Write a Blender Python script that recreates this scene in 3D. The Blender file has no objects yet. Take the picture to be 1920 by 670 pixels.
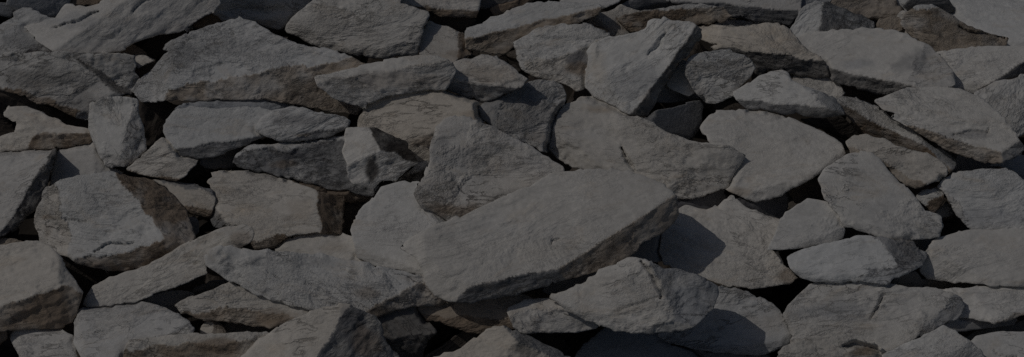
import bpy, math, random, zlib
import numpy as np
from mathutils import Matrix, Vector
from mathutils.geometry import delaunay_2d_cdt

# ------------------------------------------------------------------ camera, sky, sun, exposure
scene = bpy.context.scene
PITCH = math.radians(37.0)
CAM_H = 1.70
HFOV = math.radians(45.0)
cam_data = bpy.data.cameras.new("camera")
cam_data.sensor_width = 36.0
cam_data.sensor_fit = 'HORIZONTAL'
cam_data.angle = HFOV
cam_data.clip_start = 0.05
cam_data.clip_end = 400.0
cam = bpy.data.objects.new("camera", cam_data)
scene.collection.objects.link(cam)
cam.location = (0.0, 0.0, CAM_H)
cam.rotation_euler = (math.radians(90.0) - PITCH, 0.0, 0.0)
scene.camera = cam

SUN_EL = math.radians(49.0)
SUN_AZ = math.radians(-90.0)          # measured from +Y (away from the camera), negative to the left
world = bpy.data.worlds.new("World")
scene.world = world
world.use_nodes = True
wn = world.node_tree.nodes
wl = world.node_tree.links
wn.clear()
wout = wn.new('ShaderNodeOutputWorld')
wbg = wn.new('ShaderNodeBackground')
wsky = wn.new('ShaderNodeTexSky')
wsky.sky_type = 'NISHITA'
wsky.sun_disc = False
wsky.sun_elevation = SUN_EL
wsky.sun_rotation = SUN_AZ
wsky.air_density = 1.0
wsky.dust_density = 2.0
wbg.inputs['Strength'].default_value = 0.11
wl.new(wsky.outputs['Color'], wbg.inputs['Color'])
wl.new(wbg.outputs['Background'], wout.inputs['Surface'])

sun_dir = Vector((math.sin(SUN_AZ) * math.cos(SUN_EL), math.cos(SUN_AZ) * math.cos(SUN_EL), math.sin(SUN_EL)))
sun_data = bpy.data.lights.new("sun", 'SUN')
sun_data.energy = 4.5
sun_data.angle = math.radians(0.55)
sun_data.color = (1.0, 0.955, 0.895)
sun = bpy.data.objects.new("sun", sun_data)
scene.collection.objects.link(sun)
sun.rotation_euler = (-sun_dir).to_track_quat('-Z', 'Y').to_euler()
sun.location = sun_dir * 20.0

scene.view_settings.view_transform = 'Standard'
scene.view_settings.look = 'None'
scene.view_settings.gamma = 1.0
scene.view_settings.use_curve_mapping = False
scene.view_settings.exposure = -3.44
scene.render.engine = 'CYCLES'
scene.cycles.max_bounces = 8
scene.cycles.diffuse_bounces = 5
scene.cycles.use_denoising = False

# ------------------------------------------------------------------ numeric helpers
def hash3(ix, iy, iz, seed):
    h = (ix * 374761393 + iy * 668265263 + iz * 2147483647 + seed * 1274126177) & 0xFFFFFFFF
    h = ((h ^ (h >> 13)) * 1274126177) & 0xFFFFFFFF
    h = ((h ^ (h >> 16)) * 2246822519) & 0xFFFFFFFF
    h = h ^ (h >> 15)
    return (h & 0xFFFFFF).astype(np.float64) / float(0xFFFFFF)

def vnoise(P, seed=0):
    """smooth value noise, about -1..1"""
    I = np.floor(P).astype(np.int64)
    F = P - I
    U = F * F * F * (F * (F * 6 - 15) + 10)
    out = np.zeros(len(P))
    for dx in (0, 1):
        wx = U[:, 0] if dx else 1 - U[:, 0]
        for dy in (0, 1):
            wy = U[:, 1] if dy else 1 - U[:, 1]
            for dz in (0, 1):
                wz = U[:, 2] if dz else 1 - U[:, 2]
                out += wx * wy * wz * hash3(I[:, 0] + dx, I[:, 1] + dy, I[:, 2] + dz, seed)
    return out * 2 - 1

def fbm(P, seed=0, octaves=3, gain=0.5, lac=2.03):
    out = np.zeros(len(P))
    a, s = 1.0, 0.0
    for o in range(octaves):
        out += a * vnoise(P * (lac ** o), seed + 17 * o)
        s += a
        a *= gain
    return out / s

def chips(P, seed=0):
    """broken-facet relief: every cell of a jittered lattice carries its own tilted plane"""
    I = np.floor(P).astype(np.int64)
    best = np.full(len(P), 1e9)
    val = np.zeros(len(P))
    for dx in (-1, 0, 1):
        for dy in (-1, 0, 1):
            for dz in (-1, 0, 1):
                cx, cy, cz = I[:, 0] + dx, I[:, 1] + dy, I[:, 2] + dz
                q = np.stack([cx + hash3(cx, cy, cz, seed + 1), cy + hash3(cx, cy, cz, seed + 2),
                              cz + hash3(cx, cy, cz, seed + 3)], 1)
                d = P - q
                d2 = (d * d).sum(1)
                g = np.stack([hash3(cx, cy, cz, seed + 4), hash3(cx, cy, cz, seed + 5),
                              hash3(cx, cy, cz, seed + 6)], 1) * 2 - 1
                v = (g * d).sum(1) + 0.5 * (hash3(cx, cy, cz, seed + 7) * 2 - 1)
                m = d2 < best
                best = np.where(m, d2, best)
                val = np.where(m, v, val)
    return val

FPX = 960.0 / math.tan(HFOV / 2)
CAM = np.array([0.0, 0.0, CAM_H])
_f = np.array([0.0, math.cos(PITCH), -math.sin(PITCH)])
_u = np.array([0.0, math.sin(PITCH), math.cos(PITCH)])
_r = np.array([1.0, 0.0, 0.0])
SLOPE = math.radians(9.0)
PILE_N = np.array([0.0, -math.sin(SLOPE), math.cos(SLOPE)])
PILE_O = np.array([0.0, 2.2, 0.0])

def rays(px):
    """viewing direction (unit depth) towards a measured point of the heap"""
    a = (px[:, 0] - 960.0) / FPX
    b = -(px[:, 1] - 335.0) / FPX
    return _f[None, :] + a[:, None] * _r[None, :] + b[:, None] * _u[None, :]

def plane_depth(px, n, o):
    d = rays(px)
    den = d @ n
    den = np.where(den > -0.02, -0.02, den)
    return ((o - CAM) @ n) / den

def seg_dist(P, poly):
    A = poly
    B = np.roll(poly, -1, 0)
    best = np.full(len(P), 1e9)
    for a, b in zip(A, B):
        ab = b - a
        t = np.clip(((P - a) @ ab) / max(ab @ ab, 1e-9), 0, 1)
        q = P - (a + t[:, None] * ab)
        best = np.minimum(best, (q * q).sum(1))
    return np.sqrt(best)

def inside(P, poly):
    x, y = P[:, 0], P[:, 1]
    c = np.zeros(len(P), bool)
    n = len(poly)
    j = n - 1
    for i in range(n):
        xi, yi = poly[i]
        xj, yj = poly[j]
        m = ((yi > y) != (yj > y))
        with np.errstate(divide='ignore', invalid='ignore'):
            xx = (xj - xi) * (y - yi) / (yj - yi + 1e-12) + xi
        c ^= (m & (x < xx))
        j = i
    return c

def rot_axis(v, axis, ang):
    axis = axis / np.linalg.norm(axis)
    return v * math.cos(ang) + np.cross(axis, v) * math.sin(ang) + axis * (axis @ v) * (1 - math.cos(ang))

# albedo of the stone, its weathered crusts, and darker tones painted where shade falls
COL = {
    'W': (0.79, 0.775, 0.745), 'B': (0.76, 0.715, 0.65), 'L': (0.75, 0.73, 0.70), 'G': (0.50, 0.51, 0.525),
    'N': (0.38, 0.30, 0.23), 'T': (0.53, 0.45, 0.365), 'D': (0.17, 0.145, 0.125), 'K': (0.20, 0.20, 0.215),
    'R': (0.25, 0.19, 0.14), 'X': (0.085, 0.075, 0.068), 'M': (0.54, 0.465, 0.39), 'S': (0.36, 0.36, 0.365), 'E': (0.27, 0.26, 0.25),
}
# ------------------------------------------------------------------ the rocks of the heap, nearest first
ROCKS = []
def R(name, label, pts, t=25, r=0, lift=0.0, col='L', f=(), p=(), rough=1.0, g=(), th=0.5, rr=0.9):
    poly = np.array([[float(v) for v in q.split(',')] for q in pts.split()])
    ROCKS.append(dict(name=name, label=label, poly=poly, t=t, r=r, lift=lift, col=col, f=f, p=p, rough=rough, g=g, th=th, rr=rr))

# --- the big slab and the rocks lying in front
R('rock', 'pale angular rock with a lumpy broken end lying just below the big central slab',
  '1030,562 1035,552 1060,545 1085,535 1108,522 1136,504 1176,485 1206,486 1226,494 1246,506 1271,505 1294,512 1324,525 1346,537 1347,550 1336,577 1326,595 1299,612 1273,621 1231,625 1181,624 1136,612 1105,604 1085,594 1060,582',
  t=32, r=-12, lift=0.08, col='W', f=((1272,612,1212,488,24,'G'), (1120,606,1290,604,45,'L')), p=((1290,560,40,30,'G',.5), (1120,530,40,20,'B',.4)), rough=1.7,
  g=(((1200,490,1225,520,1242,552,1238,560), 6, .016), ((1150,585,1200,570,1235,556), 3, .005)))
R('stone_slab', 'largest rock, broad pale slab with a brown shaded lower edge at the centre',
  '752,466 760,455 800,432 845,412 880,397 940,372 1000,345 1030,327 1090,318 1140,318 1180,322 1240,345 1262,360 1268,367 1271,389 1272,404 1261,421 1238,439 1211,451 1181,479 1146,502 1075,520 1023,535 960,556 919,561 881,568 844,565 816,555 798,535 794,505 780,482',
  t=16, r=-1, lift=0.11, col='W', f=((1050,503,1262,368,54,'M'), (822,548,1060,500,50,'S')), p=((1040,470,60,22,'B',.5), (950,430,90,25,'L',.5)), rough=.4, rr=0.8,
  g=(((1032,460,1040,452,1056,447), 3, .006),))
R('rock', 'foreground rock with a pale sloping face and a dark bluish ragged side',
  '440,700 452,668 480,642 505,625 543,602 568,590 605,577 630,573 660,573 675,582 706,596 716,610 718,627 731,650 746,670 755,700',
  t=28, r=-16, lift=0.08, col='B', f=((585,676,655,575,36,'S'),), p=((660,620,30,40,'K',.7), (690,640,30,30,'N',.5)), rough=1.0)
R('rock', 'wide cream rock with brown pitted lower face at the bottom edge',
  '230,700 235,655 245,640 300,632 351,627 426,624 480,623 512,625 500,642 470,670 450,700',
  t=22, r=-5, lift=0.06, col='B', f=((262,650,500,638,36,'T'),), p=((400,650,60,12,'N',.8), (320,660,30,10,'N',.6)), rough=1.5)
R('boulder', 'heavy rock at the left edge with pale top and large brown shaded front',
  '-70,480 -40,465 0,460 40,455 75,454 90,459 105,472 118,485 120,502 135,517 148,535 152,547 149,562 138,595 135,605 110,615 50,617 0,620 -40,622 -70,622',
  t=20, r=-6, lift=0.03, col='B', f=((-30,590,150,522,55,'N'),), rough=.8)
R('stone_slab', 'rock at the bottom edge under the tip of the wide grooved slab',
  '1640,700 1655,665 1690,648 1730,632 1768,612 1784,617 1801,630 1819,641 1840,660 1860,700', t=24, r=-4, lift=0.05, col='W', rough=.6)
R('rock', 'pale rock in the bottom corner with a thin dark crack',
  '1815,645 1835,630 1870,624 1925,622 1990,625 1990,700 1850,700 1830,668', t=22, r=-4, lift=0.03, col='W', rough=.7,
  g=(((1855,656,1880,664,1910,672), 2.5, .008),))
R('rock', 'low rock at the bottom edge with a brown broken hollow',
  '1452,700 1460,668 1470,652 1495,640 1523,631 1580,628 1615,638 1650,650 1668,662 1672,700', t=30, r=-6, lift=0.07, col='B',
  p=((1615,662,32,12,'N',.9),), rough=1.0, g=(((1582,650,1600,646,1640,654,1650,662), 9, .022),))
R('rock', 'pointed rock at the bottom edge beside the deep black gap',
  '780,700 811,670 851,660 881,642 906,625 926,611 944,611 960,621 993,630 1020,647 1065,667 1090,690 1095,700', t=24, r=-12, lift=0.04, col='B',
  f=((1015,700,948,611,45,'S'),), p=((985,650,12,30,'E',.7),), rough=1.1)
R('stone_slab', 'bright flat slab above the wide grooved slab, its right end in shadow',
  '1475,484 1505,467 1560,456 1603,444 1633,443 1680,450 1713,453 1720,466 1738,476 1733,494 1716,506 1701,513 1676,520 1668,533 1640,530 1600,528 1565,529 1530,527 1500,520 1482,503',
  t=24, r=-8, lift=0.03, col='W', f=((1706,522,1640,443,30,'S'), (1580,528,1715,488,25,'G')), rough=.9)  # right facet's darker tone paints in the shadow cast on that end
R('stone_slab', 'wide pale slab with a long diagonal groove near the bottom edge',
  '1468,588 1480,570 1503,545 1518,533 1545,529 1620,529 1666,533 1703,540 1756,543 1782,549 1804,560 1810,574 1791,595 1769,610 1741,625 1716,637 1696,646 1661,660 1630,672 1560,664 1500,658 1484,643 1485,628 1476,605',
  t=20, r=-6, lift=0.03, col='W', f=((1692,650,1790,556,38,'G'),), p=((1560,580,60,22,'G',.6), (1560,650,60,12,'B',.6)), rough=1.3,
  g=(((1661,547,1652,565,1640,580,1632,597), 4, .012),))
R('stone_slab', 'pale plate leaning over darker stones at the right, shadowed left and lit right',
  '1588,290 1615,284 1635,287 1650,300 1665,320 1685,340 1720,375 1735,398 1757,405 1768,422 1762,445 1730,450 1690,452 1660,448 1635,440 1600,425 1582,423 1570,400 1558,388 1545,362 1533,336 1548,316',
  t=26, r=-2, lift=0.08, col='W', p=((1690,400,60,40,'G',.3),), rough=.8, rr=0.8)
R('rock', 'bright trapezoid rock below the dark hollow right of centre',
  '1438,469 1452,440 1466,410 1475,398 1500,382 1515,375 1557,381 1577,406 1584,434 1581,446 1568,454 1528,460 1478,466', t=24, r=-6, lift=0.05, col='W', rough=.45, rr=0.8)
R('stone_slab', 'flat pale slab at the right edge with shadow over its left end',
  '1723,500 1732,480 1746,456 1763,444 1783,439 1823,430 1880,431 1920,432 1990,432 1990,538 1920,537 1864,535 1803,528 1766,526 1741,522 1728,514', t=18, r=-4, lift=0.03, col='W', rough=.5, rr=0.8)
R('rock', 'long pale rock at the right edge, brown-shaded at its lower end',
  '1750,545 1791,541 1866,537 1925,540 1990,545 1990,585 1920,591 1891,600 1858,607 1825,598 1795,595 1790,575', t=16, r=-2, lift=0.0, col='W', f=((1845,602,1925,577,45,'T'),), rough=.9)
R('stone_shard', 'thin grey shard in shade behind the tip of the grooved slab',
  '1768,612 1790,594 1815,594 1858,607 1895,599 1906,600 1900,608 1870,613 1830,617 1795,622', t=45, r=20, lift=-0.02, col='G', rough=.6)
# --- left foreground
R('rock', 'long mottled rock with a brown shaded underside left of the big central slab',
  '386,500 384,478 400,466 440,464 490,469 560,475 610,480 660,490 720,503 793,518 801,537 818,555 849,567 821,573 781,572 751,580 708,595 690,590 676,581 640,583 590,583 563,577 530,567 485,553 434,528',
  t=28, r=3, lift=0.10, col='W', f=((672,590,802,529,45,'M'),), p=((560,490,110,8,'S',.3), (690,550,30,12,'N',.5)), rough=1.6)
R('rock', 'beige pointed rock wedged under the long mottled rock',
  '326,575 351,560 376,550 434,529 485,551 540,568 590,582 575,592 530,611 505,614 471,611 426,603 374,598 346,588', t=24, r=-6, lift=0.03, col='B',
  f=((338,582,540,590,28,'T'),), p=((520,595,40,14,'N',.5), (390,592,30,6,'N',.6)), rough=1.6)
R('rock', 'elongated cream rock slanting up beside the big rounded boulder',
  '156,572 163,553 172,538 205,521 240,510 275,500 300,485 345,460 370,448 405,432 432,424 455,422 472,430 478,440 470,455 455,464 420,468 395,480 386,495 384,514 339,535 301,547 251,565 201,573 165,577',
  t=20, r=-10, lift=0.06, col='B', f=((170,568,385,494,52,'N'),), p=((455,448,22,14,'N',.5),), rough=1.0)
R('boulder', 'big rounded boulder at the left with a brown broken right flank',
  '66,406 71,391 83,372 83,359 100,347 118,336 150,330 186,325 213,325 246,332 275,335 292,340 308,349 326,369 349,394 354,414 365,445 339,471 313,486 273,502 226,508 186,503 145,494 133,484 105,471 75,454 68,429',
  t=30, r=-10, lift=0.07, col='W', f=((294,424,222,336,42,'N'), (140,490,262,468,58,'N'), (252,471,350,426,48,'N'), (110,380,135,484,22,'B')), p=((92,408,14,5,'T',.8), (90,430,14,16,'N',.35)), rough=1.0,
  g=(((178,473,200,458,258,456), 3, .010), ((112,414,130,416,172,414), 2.5, .006)))
R('rock', 'flat rock at the bottom edge, its upper half lying in shadow',
  '138,605 150,577 200,572 251,563 301,575 334,590 351,602 364,617 360,640 335,700 165,700 150,665 140,645', t=11, r=-7, lift=0.05, col='L', p=((220,610,40,20,'B',.3),), rough=.9)
R('rock', 'low rock in the lower corner with only its bottom strip sunlit',
  '18,630 27,620 60,615 110,617 138,630 142,660 158,700 40,700 38,668 27,648', t=13, r=-5, lift=-0.01, col='L', rough=.9)
R('stone', 'small dark brown stone under the heavy rock at the left edge', '-40,622 0,620 12,622 14,635 0,646 -40,650', t=55, r=10, lift=-0.05, col='N', rough=1.)
# --- right middle
R('rock', 'pale rock with a wavy lower edge resting on the flat right slab',
  '1757,350 1771,335 1798,323 1851,319 1886,316 1906,326 1920,340 1990,350 1990,440 1920,436 1860,436 1825,434 1810,420 1798,408 1788,395 1778,375 1768,358',
  t=26, r=-8, lift=0.03, col='W', f=((1765,345,1835,440,24,'L'),), p=((1850,410,80,16,'G',.6),), rough=1.0)
R('stone', 'small bright stone with striped brown end beside the leaning plate', '1718,368 1730,358 1755,352 1768,362 1770,378 1762,390 1752,402 1740,392 1732,382', t=30, r=-20, lift=0.0, col='W', f=((1733,386,1764,362,45,'N'),), rough=1.4)
R('stone', 'little grey stone below the small striped stone', '1750,404 1763,390 1775,378 1784,393 1787,403 1768,408', t=35, r=15, lift=-0.05, col='G', rough=.7)
R('rock', 'beige flat rock with ragged edge between two leaning plates',
  '1586,266 1600,255 1625,254 1660,264 1700,282 1740,288 1765,300 1776,316 1775,328 1763,338 1741,346 1716,355 1695,347 1680,330 1655,305 1640,292 1600,296', t=28, r=-6, lift=0.06, col='B', f=((1648,300,1740,348,30,'T'),), rough=1.4)
R('rock', 'rock with rough lit top and shaded lower edge above the broad cream slab',
  '1374,178 1390,165 1420,148 1445,135 1465,133 1477,138 1485,150 1510,165 1545,175 1565,185 1582,215 1560,219 1520,220 1480,210 1430,206 1400,203 1388,195',
  t=26, r=-14, lift=0.07, col='W', f=((1385,188,1570,206,60,'S'), (1550,206,1468,133,22,'G')), rough=1.3)
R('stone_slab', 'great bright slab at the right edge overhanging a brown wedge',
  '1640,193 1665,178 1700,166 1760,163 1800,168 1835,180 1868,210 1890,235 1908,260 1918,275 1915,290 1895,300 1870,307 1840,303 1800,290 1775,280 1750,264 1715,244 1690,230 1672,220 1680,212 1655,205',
  t=18, r=-8, lift=0.09, col='W', f=((1690,230,1870,286,66,'M'), (1850,305,1918,258,50,'S')), p=((1810,252,40,8,'S',.6),), rough=.8, rr=0.8, g=(((1790,250,1820,246,1850,252,1856,240), 5, .008),))  # flat dark patch paints the shadow along the crease
R('rock', 'brown striated wedge with a thin bright top edge under the great slab',
  '1558,187 1593,182 1628,193 1653,206 1671,221 1713,243 1735,265 1766,283 1789,301 1791,313 1780,325 1762,332 1720,305 1700,288 1660,270 1620,257 1605,245 1595,225 1580,205 1568,192',
  t=14, r=-6, lift=0.02, col='W', f=((1560,188,1757,288,74,'R'), (1750,292,1724,250,38,'G')), rough=2.2)
R('rock', 'pale rock at the right edge behind the great bright slab',
  '1826,172 1866,155 1900,147 1930,138 1990,135 1990,250 1925,245 1912,255 1895,258 1880,255 1865,248 1850,225', t=22, r=-4, lift=0.04, col='W', rough=.7)
R('stone', 'dark bluish stone in the shade under the great bright slab', '1855,312 1885,298 1905,290 1930,296 1990,310 1990,345 1920,338 1900,324 1880,314', t=45, r=25, lift=-0.06, col='G', rough=.8)
R('stone_shard', 'grey shaded stone tucked below the underside of the great slab', '1776,330 1788,308 1800,288 1840,303 1872,310 1852,322 1798,326', t=50, r=25, lift=-0.06, col='S', rough=.7)
# --- middle
R('rock', 'jagged pale rock with a dark broken side beside the dark hollow',
  '1098,160 1100,130 1103,108 1100,95 1112,82 1135,72 1165,68 1195,62 1210,52 1222,36 1240,34 1270,38 1300,44 1316,56 1316,72 1300,90 1285,107 1262,135 1240,165 1230,190 1212,219 1190,215 1165,207 1140,192 1110,180',
  t=30, r=-14, lift=0.07, col='W', f=((1175,226,1298,60,58,'E'),), p=((1120,120,18,40,'B',.7), (1190,150,40,30,'G',.5)), rough=1.3, g=(((1215,110,1235,85,1245,60), 6, .010),))
R('stone_slab', 'long cream slab with a dark crack above the big central slab',
  '1028,283 1035,256 1043,218 1060,196 1100,180 1150,185 1176,212 1206,223 1226,234 1261,255 1291,265 1339,271 1375,278 1397,292 1386,311 1371,330 1361,352 1311,369 1281,373 1240,372 1180,350 1120,330 1095,320 1060,305',
  t=18, r=-5, lift=0.05, col='B', f=((1195,325,1160,270,-14,None),), p=((1130,205,26,8,'T',.6), (1100,250,40,12,'L',.5)), rough=1.0, g=(((1164,274,1170,290,1180,304,1190,318), 5, .02),))
R('stone_slab', 'broad cream slab with rounded right tip above the trapezoid rock',
  '1313,240 1330,217 1350,207 1400,207 1440,210 1470,218 1510,235 1545,250 1568,262 1580,272 1586,290 1570,305 1545,320 1520,335 1490,350 1465,365 1435,375 1415,378 1385,368 1360,352 1345,330 1345,300 1340,280 1322,255',
  t=17, r=-5, lift=0.05, col='W', p=((1380,362,30,10,'T',.6), (1440,300,60,40,'B',.35)), rough=.55, rr=0.8)
R('rock', 'large triangular grey-cream rock whose foot rests on the central slab',
  '775,362 785,347 795,336 806,303 808,276 816,238 838,222 856,216 881,221 906,231 931,243 960,258 985,268 1005,281 1033,303 1060,318 1040,345 1000,370 940,395 880,405 845,414 838,412 815,398 790,390',
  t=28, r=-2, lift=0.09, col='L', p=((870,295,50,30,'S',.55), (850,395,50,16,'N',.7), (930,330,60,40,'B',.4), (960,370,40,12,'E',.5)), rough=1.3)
R('stone_slab', 'smooth white slab whose round left end lies beside the central slab',
  '657,432 664,418 672,398 688,383 703,369 716,351 743,343 783,343 800,360 840,400 860,420 840,470 805,520 778,512 721,503 690,492 672,484 661,446', t=20, r=-6, lift=0.05, col='W', rough=.35, rr=0.8)
R('rock', 'white block with dark square patches on its broken front',
  '648,243 668,240 706,242 748,261 763,266 768,281 783,305 756,323 741,337 712,342 700,352 662,346 652,330 652,308 643,286 648,268',
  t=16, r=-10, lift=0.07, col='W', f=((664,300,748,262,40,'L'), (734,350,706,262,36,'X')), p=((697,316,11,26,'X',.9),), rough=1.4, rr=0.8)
R('stone', 'little ridge-backed stone tucked beside the white block', '743,340 760,326 783,308 803,302 803,320 796,338 785,348 760,347', t=25, r=-5, lift=-0.02, col='L', f=((745,338,800,312,58,'E'),), rough=1.0)
R('rock', 'lens-shaped speckled grey rock left of the white block',
  '478,242 490,222 515,207 545,201 570,203 600,212 625,217 645,220 658,228 654,238 645,246 610,258 575,264 540,265 520,263 500,256 490,250', t=30, r=-6, lift=0.06, col='L', f=((515,262,655,236,40,'S'),), p=((555,225,50,10,'K',.5), (560,254,18,4,'T',.8)), rough=1.2)
R('rock', 'rough mottled rock with dark grey blotches below the lens-shaped rock',
  '434,301 448,284 464,275 500,272 555,266 600,262 650,257 670,280 700,330 712,350 703,366 643,357 573,344 530,330 500,325 475,320 450,313', t=32, r=-4, lift=0.04, col='L',
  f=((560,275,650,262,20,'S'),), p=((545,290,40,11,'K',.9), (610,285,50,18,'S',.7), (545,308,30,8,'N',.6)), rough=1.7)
R('rock', 'wide cream rock with a shaded lower lip, left of the lens-shaped rock',
  '308,233 311,226 326,211 338,203 359,199 411,206 450,203 482,202 520,210 515,240 498,254 480,262 440,280 400,293 370,297 345,292 330,280 313,262 306,248', t=22, r=-6, lift=0.05, col='W',
  f=((325,280,510,250,50,'S'),), rough=.7)
R('rock', 'tapering cream rock pointing left below the wide cream rock', '237,318 250,305 270,290 288,272 306,258 330,265 369,285 372,300 366,313 346,330 330,338 291,333 263,328', t=20, r=-10, lift=0.06, col='B', f=((240,320,330,336,40,'N'),), rough=1.1)
R('stone', 'dark little stone with a bright tip under the wide cream rock', '374,305 384,293 426,279 462,268 450,290 440,303 446,314 401,317 379,312', t=50, r=25, lift=-0.06, col='E', rough=.8)
R('rock', 'upright pale block standing alone between dark gaps at the left',
  '168,195 208,181 258,186 262,215 272,240 275,280 262,292 240,310 200,315 190,298 178,268 166,240', t=40, r=-14, lift=0.02, col='W', f=((226,290,251,187,42,'L'), (185,293,262,286,22,'L'), (262,190,168,200,-18,None)), rough=.8)
R('rock', 'brown-fronted rock with small sunlit top left of the upright block',
  '8,216 15,199 50,200 58,203 90,218 130,236 165,242 172,262 165,268 110,278 60,280 20,283 -60,290 -60,258 0,258 30,245 28,225 20,224', t=18, r=-4, lift=0.02, col='B', f=((0,252,172,249,62,'N'),), rough=1.1)
R('rock', 'rock at the left edge half in shadow with a dark steep right side',
  '-70,290 -40,285 0,283 60,278 108,277 105,295 95,320 88,345 83,365 70,390 50,405 30,430 10,440 -10,447 -70,455', t=14, r=-10, lift=0.05, col='L', f=((10,425,92,292,55,'E'),), rough=1.0)
R('stone', 'thin brown stone strip above the heavy rock at the left edge', '-60,450 0,445 30,450 52,456 42,463 0,467 -60,468', t=30, r=-5, lift=0.0, col='T', rough=1.)
R('rock', 'rock peeping out half lit behind the big rounded boulder', '92,352 100,310 108,280 140,275 172,265 183,288 195,310 232,325 215,335 150,342', t=24, r=-6, lift=0.0, col='L', rough=.6)
R('rock', 'pale layered rock between the rounded boulder and the beige block', '283,340 310,335 350,345 398,356 403,375 400,400 395,408 370,405 345,398 330,380 315,352', t=26, r=-6, lift=-0.01, col='B', f=((335,388,402,396,50,'N'), (400,366,300,340,20,'S')), rough=.8)  # upper facet toned dark to paint the shade strip along the top
R('rock', 'beige block with a brown shaded right flank under the mottled rock',
  '388,341 398,325 430,319 480,322 540,338 600,360 648,372 645,400 640,437 600,437 540,443 515,462 480,468 470,455 478,440 450,422 420,424 404,430 396,406 400,386 401,359', t=15, r=-7, lift=0.04, col='B',
  f=((604,445,596,372,62,'N'), (398,388,440,428,48,'S'), (470,448,560,440,45,'N')), p=((560,395,20,20,'T',.35),), rough=.9)
R('rock', 'rounded cream rock showing behind the long mottled rock', '518,471 523,456 555,443 600,433 640,438 660,444 672,478 705,498 690,512 600,500 540,490', t=16, r=-6, lift=0.03, col='B', p=((630,465,30,14,'T',.3),), rough=.9)
R('stone', 'brown shaded underlying stone below the rough mottled rock', '500,352 540,340 573,346 640,358 703,367 692,378 660,380 600,376 545,368', t=62, r=10, lift=-0.02, col='N', rough=1.2)
# --- upper left
R('rock', 'long bar-shaped rock with narrow bright top and grey front',
  '592,143 640,134 690,121 735,111 780,105 810,104 830,108 848,118 855,135 835,168 780,172 720,182 692,192 683,204 655,193 625,184 605,168 594,160', t=12, r=-4, lift=0.10, col='W', f=((588,156,832,114,46,'L'),), p=((720,150,90,14,'N',.35),), rough=.8)
R('rock', 'big sloping rock with sunlit crest and brown lower face at the upper left',
  '247,170 262,150 272,145 300,115 318,96 305,97 318,75 345,65 370,58 390,50 415,45 430,38 447,34 475,41 500,52 535,72 565,85 590,90 630,98 665,110 685,121 690,140 680,200 668,216 620,208 560,196 530,190 490,186 440,187 400,189 345,187 300,189 265,193',
  t=28, r=-8, lift=0.05, col='L', f=((380,158,690,106,32,'M'), (430,178,690,172,50,'N')), p=((345,105,30,20,'S',.45), (430,85,60,14,'S',.35)), rough=1.2)
R('rock', 'small rough rock with flat grey front edge above the speckled triangular rock',
  '818,142 830,128 850,118 870,112 885,114 900,104 918,102 935,110 960,128 975,140 988,150 985,160 960,174 910,188 880,182 830,168 818,160', t=22, r=-6, lift=0.07, col='L', f=((816,153,990,164,58,'S'),), p=((900,140,50,14,'T',.45),), rough=1.6)
R('rock', 'wide rock with a rough pitted face and pale top strip at the left edge',
  '-70,115 -40,108 0,103 50,99 100,97 130,100 160,101 220,100 255,105 252,130 258,150 250,180 245,177 205,183 170,194 168,228 140,220 110,203 60,185 20,172 -70,155',
  t=40, r=-8, lift=0.04, col='L', f=((188,150,124,98,55,'E'), (140,108,-30,110,-26,None), (10,165,175,205,25,'N')), p=((90,150,70,22,'E',.55), (150,190,50,14,'E',.4)), rough=1.8)  # right facet's dark tone paints in the boulder's shadow and the shaded side
R('boulder', 'big smooth bluish-grey boulder with a sunlit back at the upper left corner',
  '42,53 75,44 105,35 125,10 160,12 190,6 240,-25 410,-30 414,5 402,22 385,28 362,42 350,55 330,62 290,66 255,80 225,97 190,99 150,103 128,102 100,97 78,84 66,75 58,62',
  t=20, r=-12, lift=0.05, col='L', f=((92,100,250,-5,44,None),), p=((120,40,60,14,'G',.5),), rough=.4, g=(((100,50,150,42,188,20), 4, .010), ((245,25,262,10,290,-5), 3, .006)))
R('rock', 'pale crumbly rock next to the smooth boulder in the upper left corner',
  '-70,70 0,47 20,35 30,20 42,15 60,18 75,24 97,33 115,42 110,100 30,106 -70,118', t=34, r=-8, lift=0.02, col='L', p=((50,70,40,20,'S',.6),), rough=1.5)
R('rock', 'shaded grey rock behind the smooth boulder at the top edge', '12,8 20,-25 140,-25 128,10 95,37 60,22 40,17 30,21', t=50, r=28, lift=-0.01, col='G', rough=.7)
R('stone', 'small grey stone in the top corner at the left edge', '-60,10 12,7 30,21 22,33 0,28 -60,36', t=45, r=25, lift=-0.02, col='G', rough=.8)
R('stone', 'rough brownish stone at the top edge behind the smooth boulder crest', '122,10 132,-15 205,-18 188,6 178,12 160,10', t=42, r=5, lift=0.0, col='N', rough=1.5)
R('rock', 'large bright rock with shadow across its left corner at the top edge',
  '532,55 545,35 575,12 590,0 605,-25 760,-25 750,6 775,12 800,22 805,30 800,40 795,50 790,65 785,95 780,104 740,106 700,108 670,102 635,98 610,90 585,83 560,68 540,62', t=36, r=-8, lift=0.03, col='W', f=((742,110,796,36,28,'L'),), p=((640,60,90,40,'B',.3),), rough=1.0)
R('rock', 'grey shaded rock with a sunlit top between two larger rocks at the top edge',
  '398,24 405,5 412,-15 420,-30 605,-30 592,0 575,13 545,33 535,48 522,56 500,49 480,43 450,36 425,42', t=44, r=24, lift=0.01, col='L', f=((560,18,405,20,-45,None),), p=((495,42,20,5,'T',.6),), rough=.7)
R('stone', 'brown-grey wedge stone under the smooth bluish boulder', '360,50 385,28 405,20 420,30 412,42 390,49 372,53', t=48, r=5, lift=-0.03, col='N', rough=.9)
R('stone', 'little white-edged stone in the gap above the big sloping rock', '250,103 270,105 292,112 275,118 258,127', t=20, r=-10, lift=-0.04, col='B', rough=1.0)
R('stone', 'small grey stone at the mouth of the gap under the smooth boulder', '222,98 245,84 262,88 274,100 277,110 263,111 250,105 230,103', t=42, r=15, lift=-0.05, col='N', rough=.9)
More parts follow.
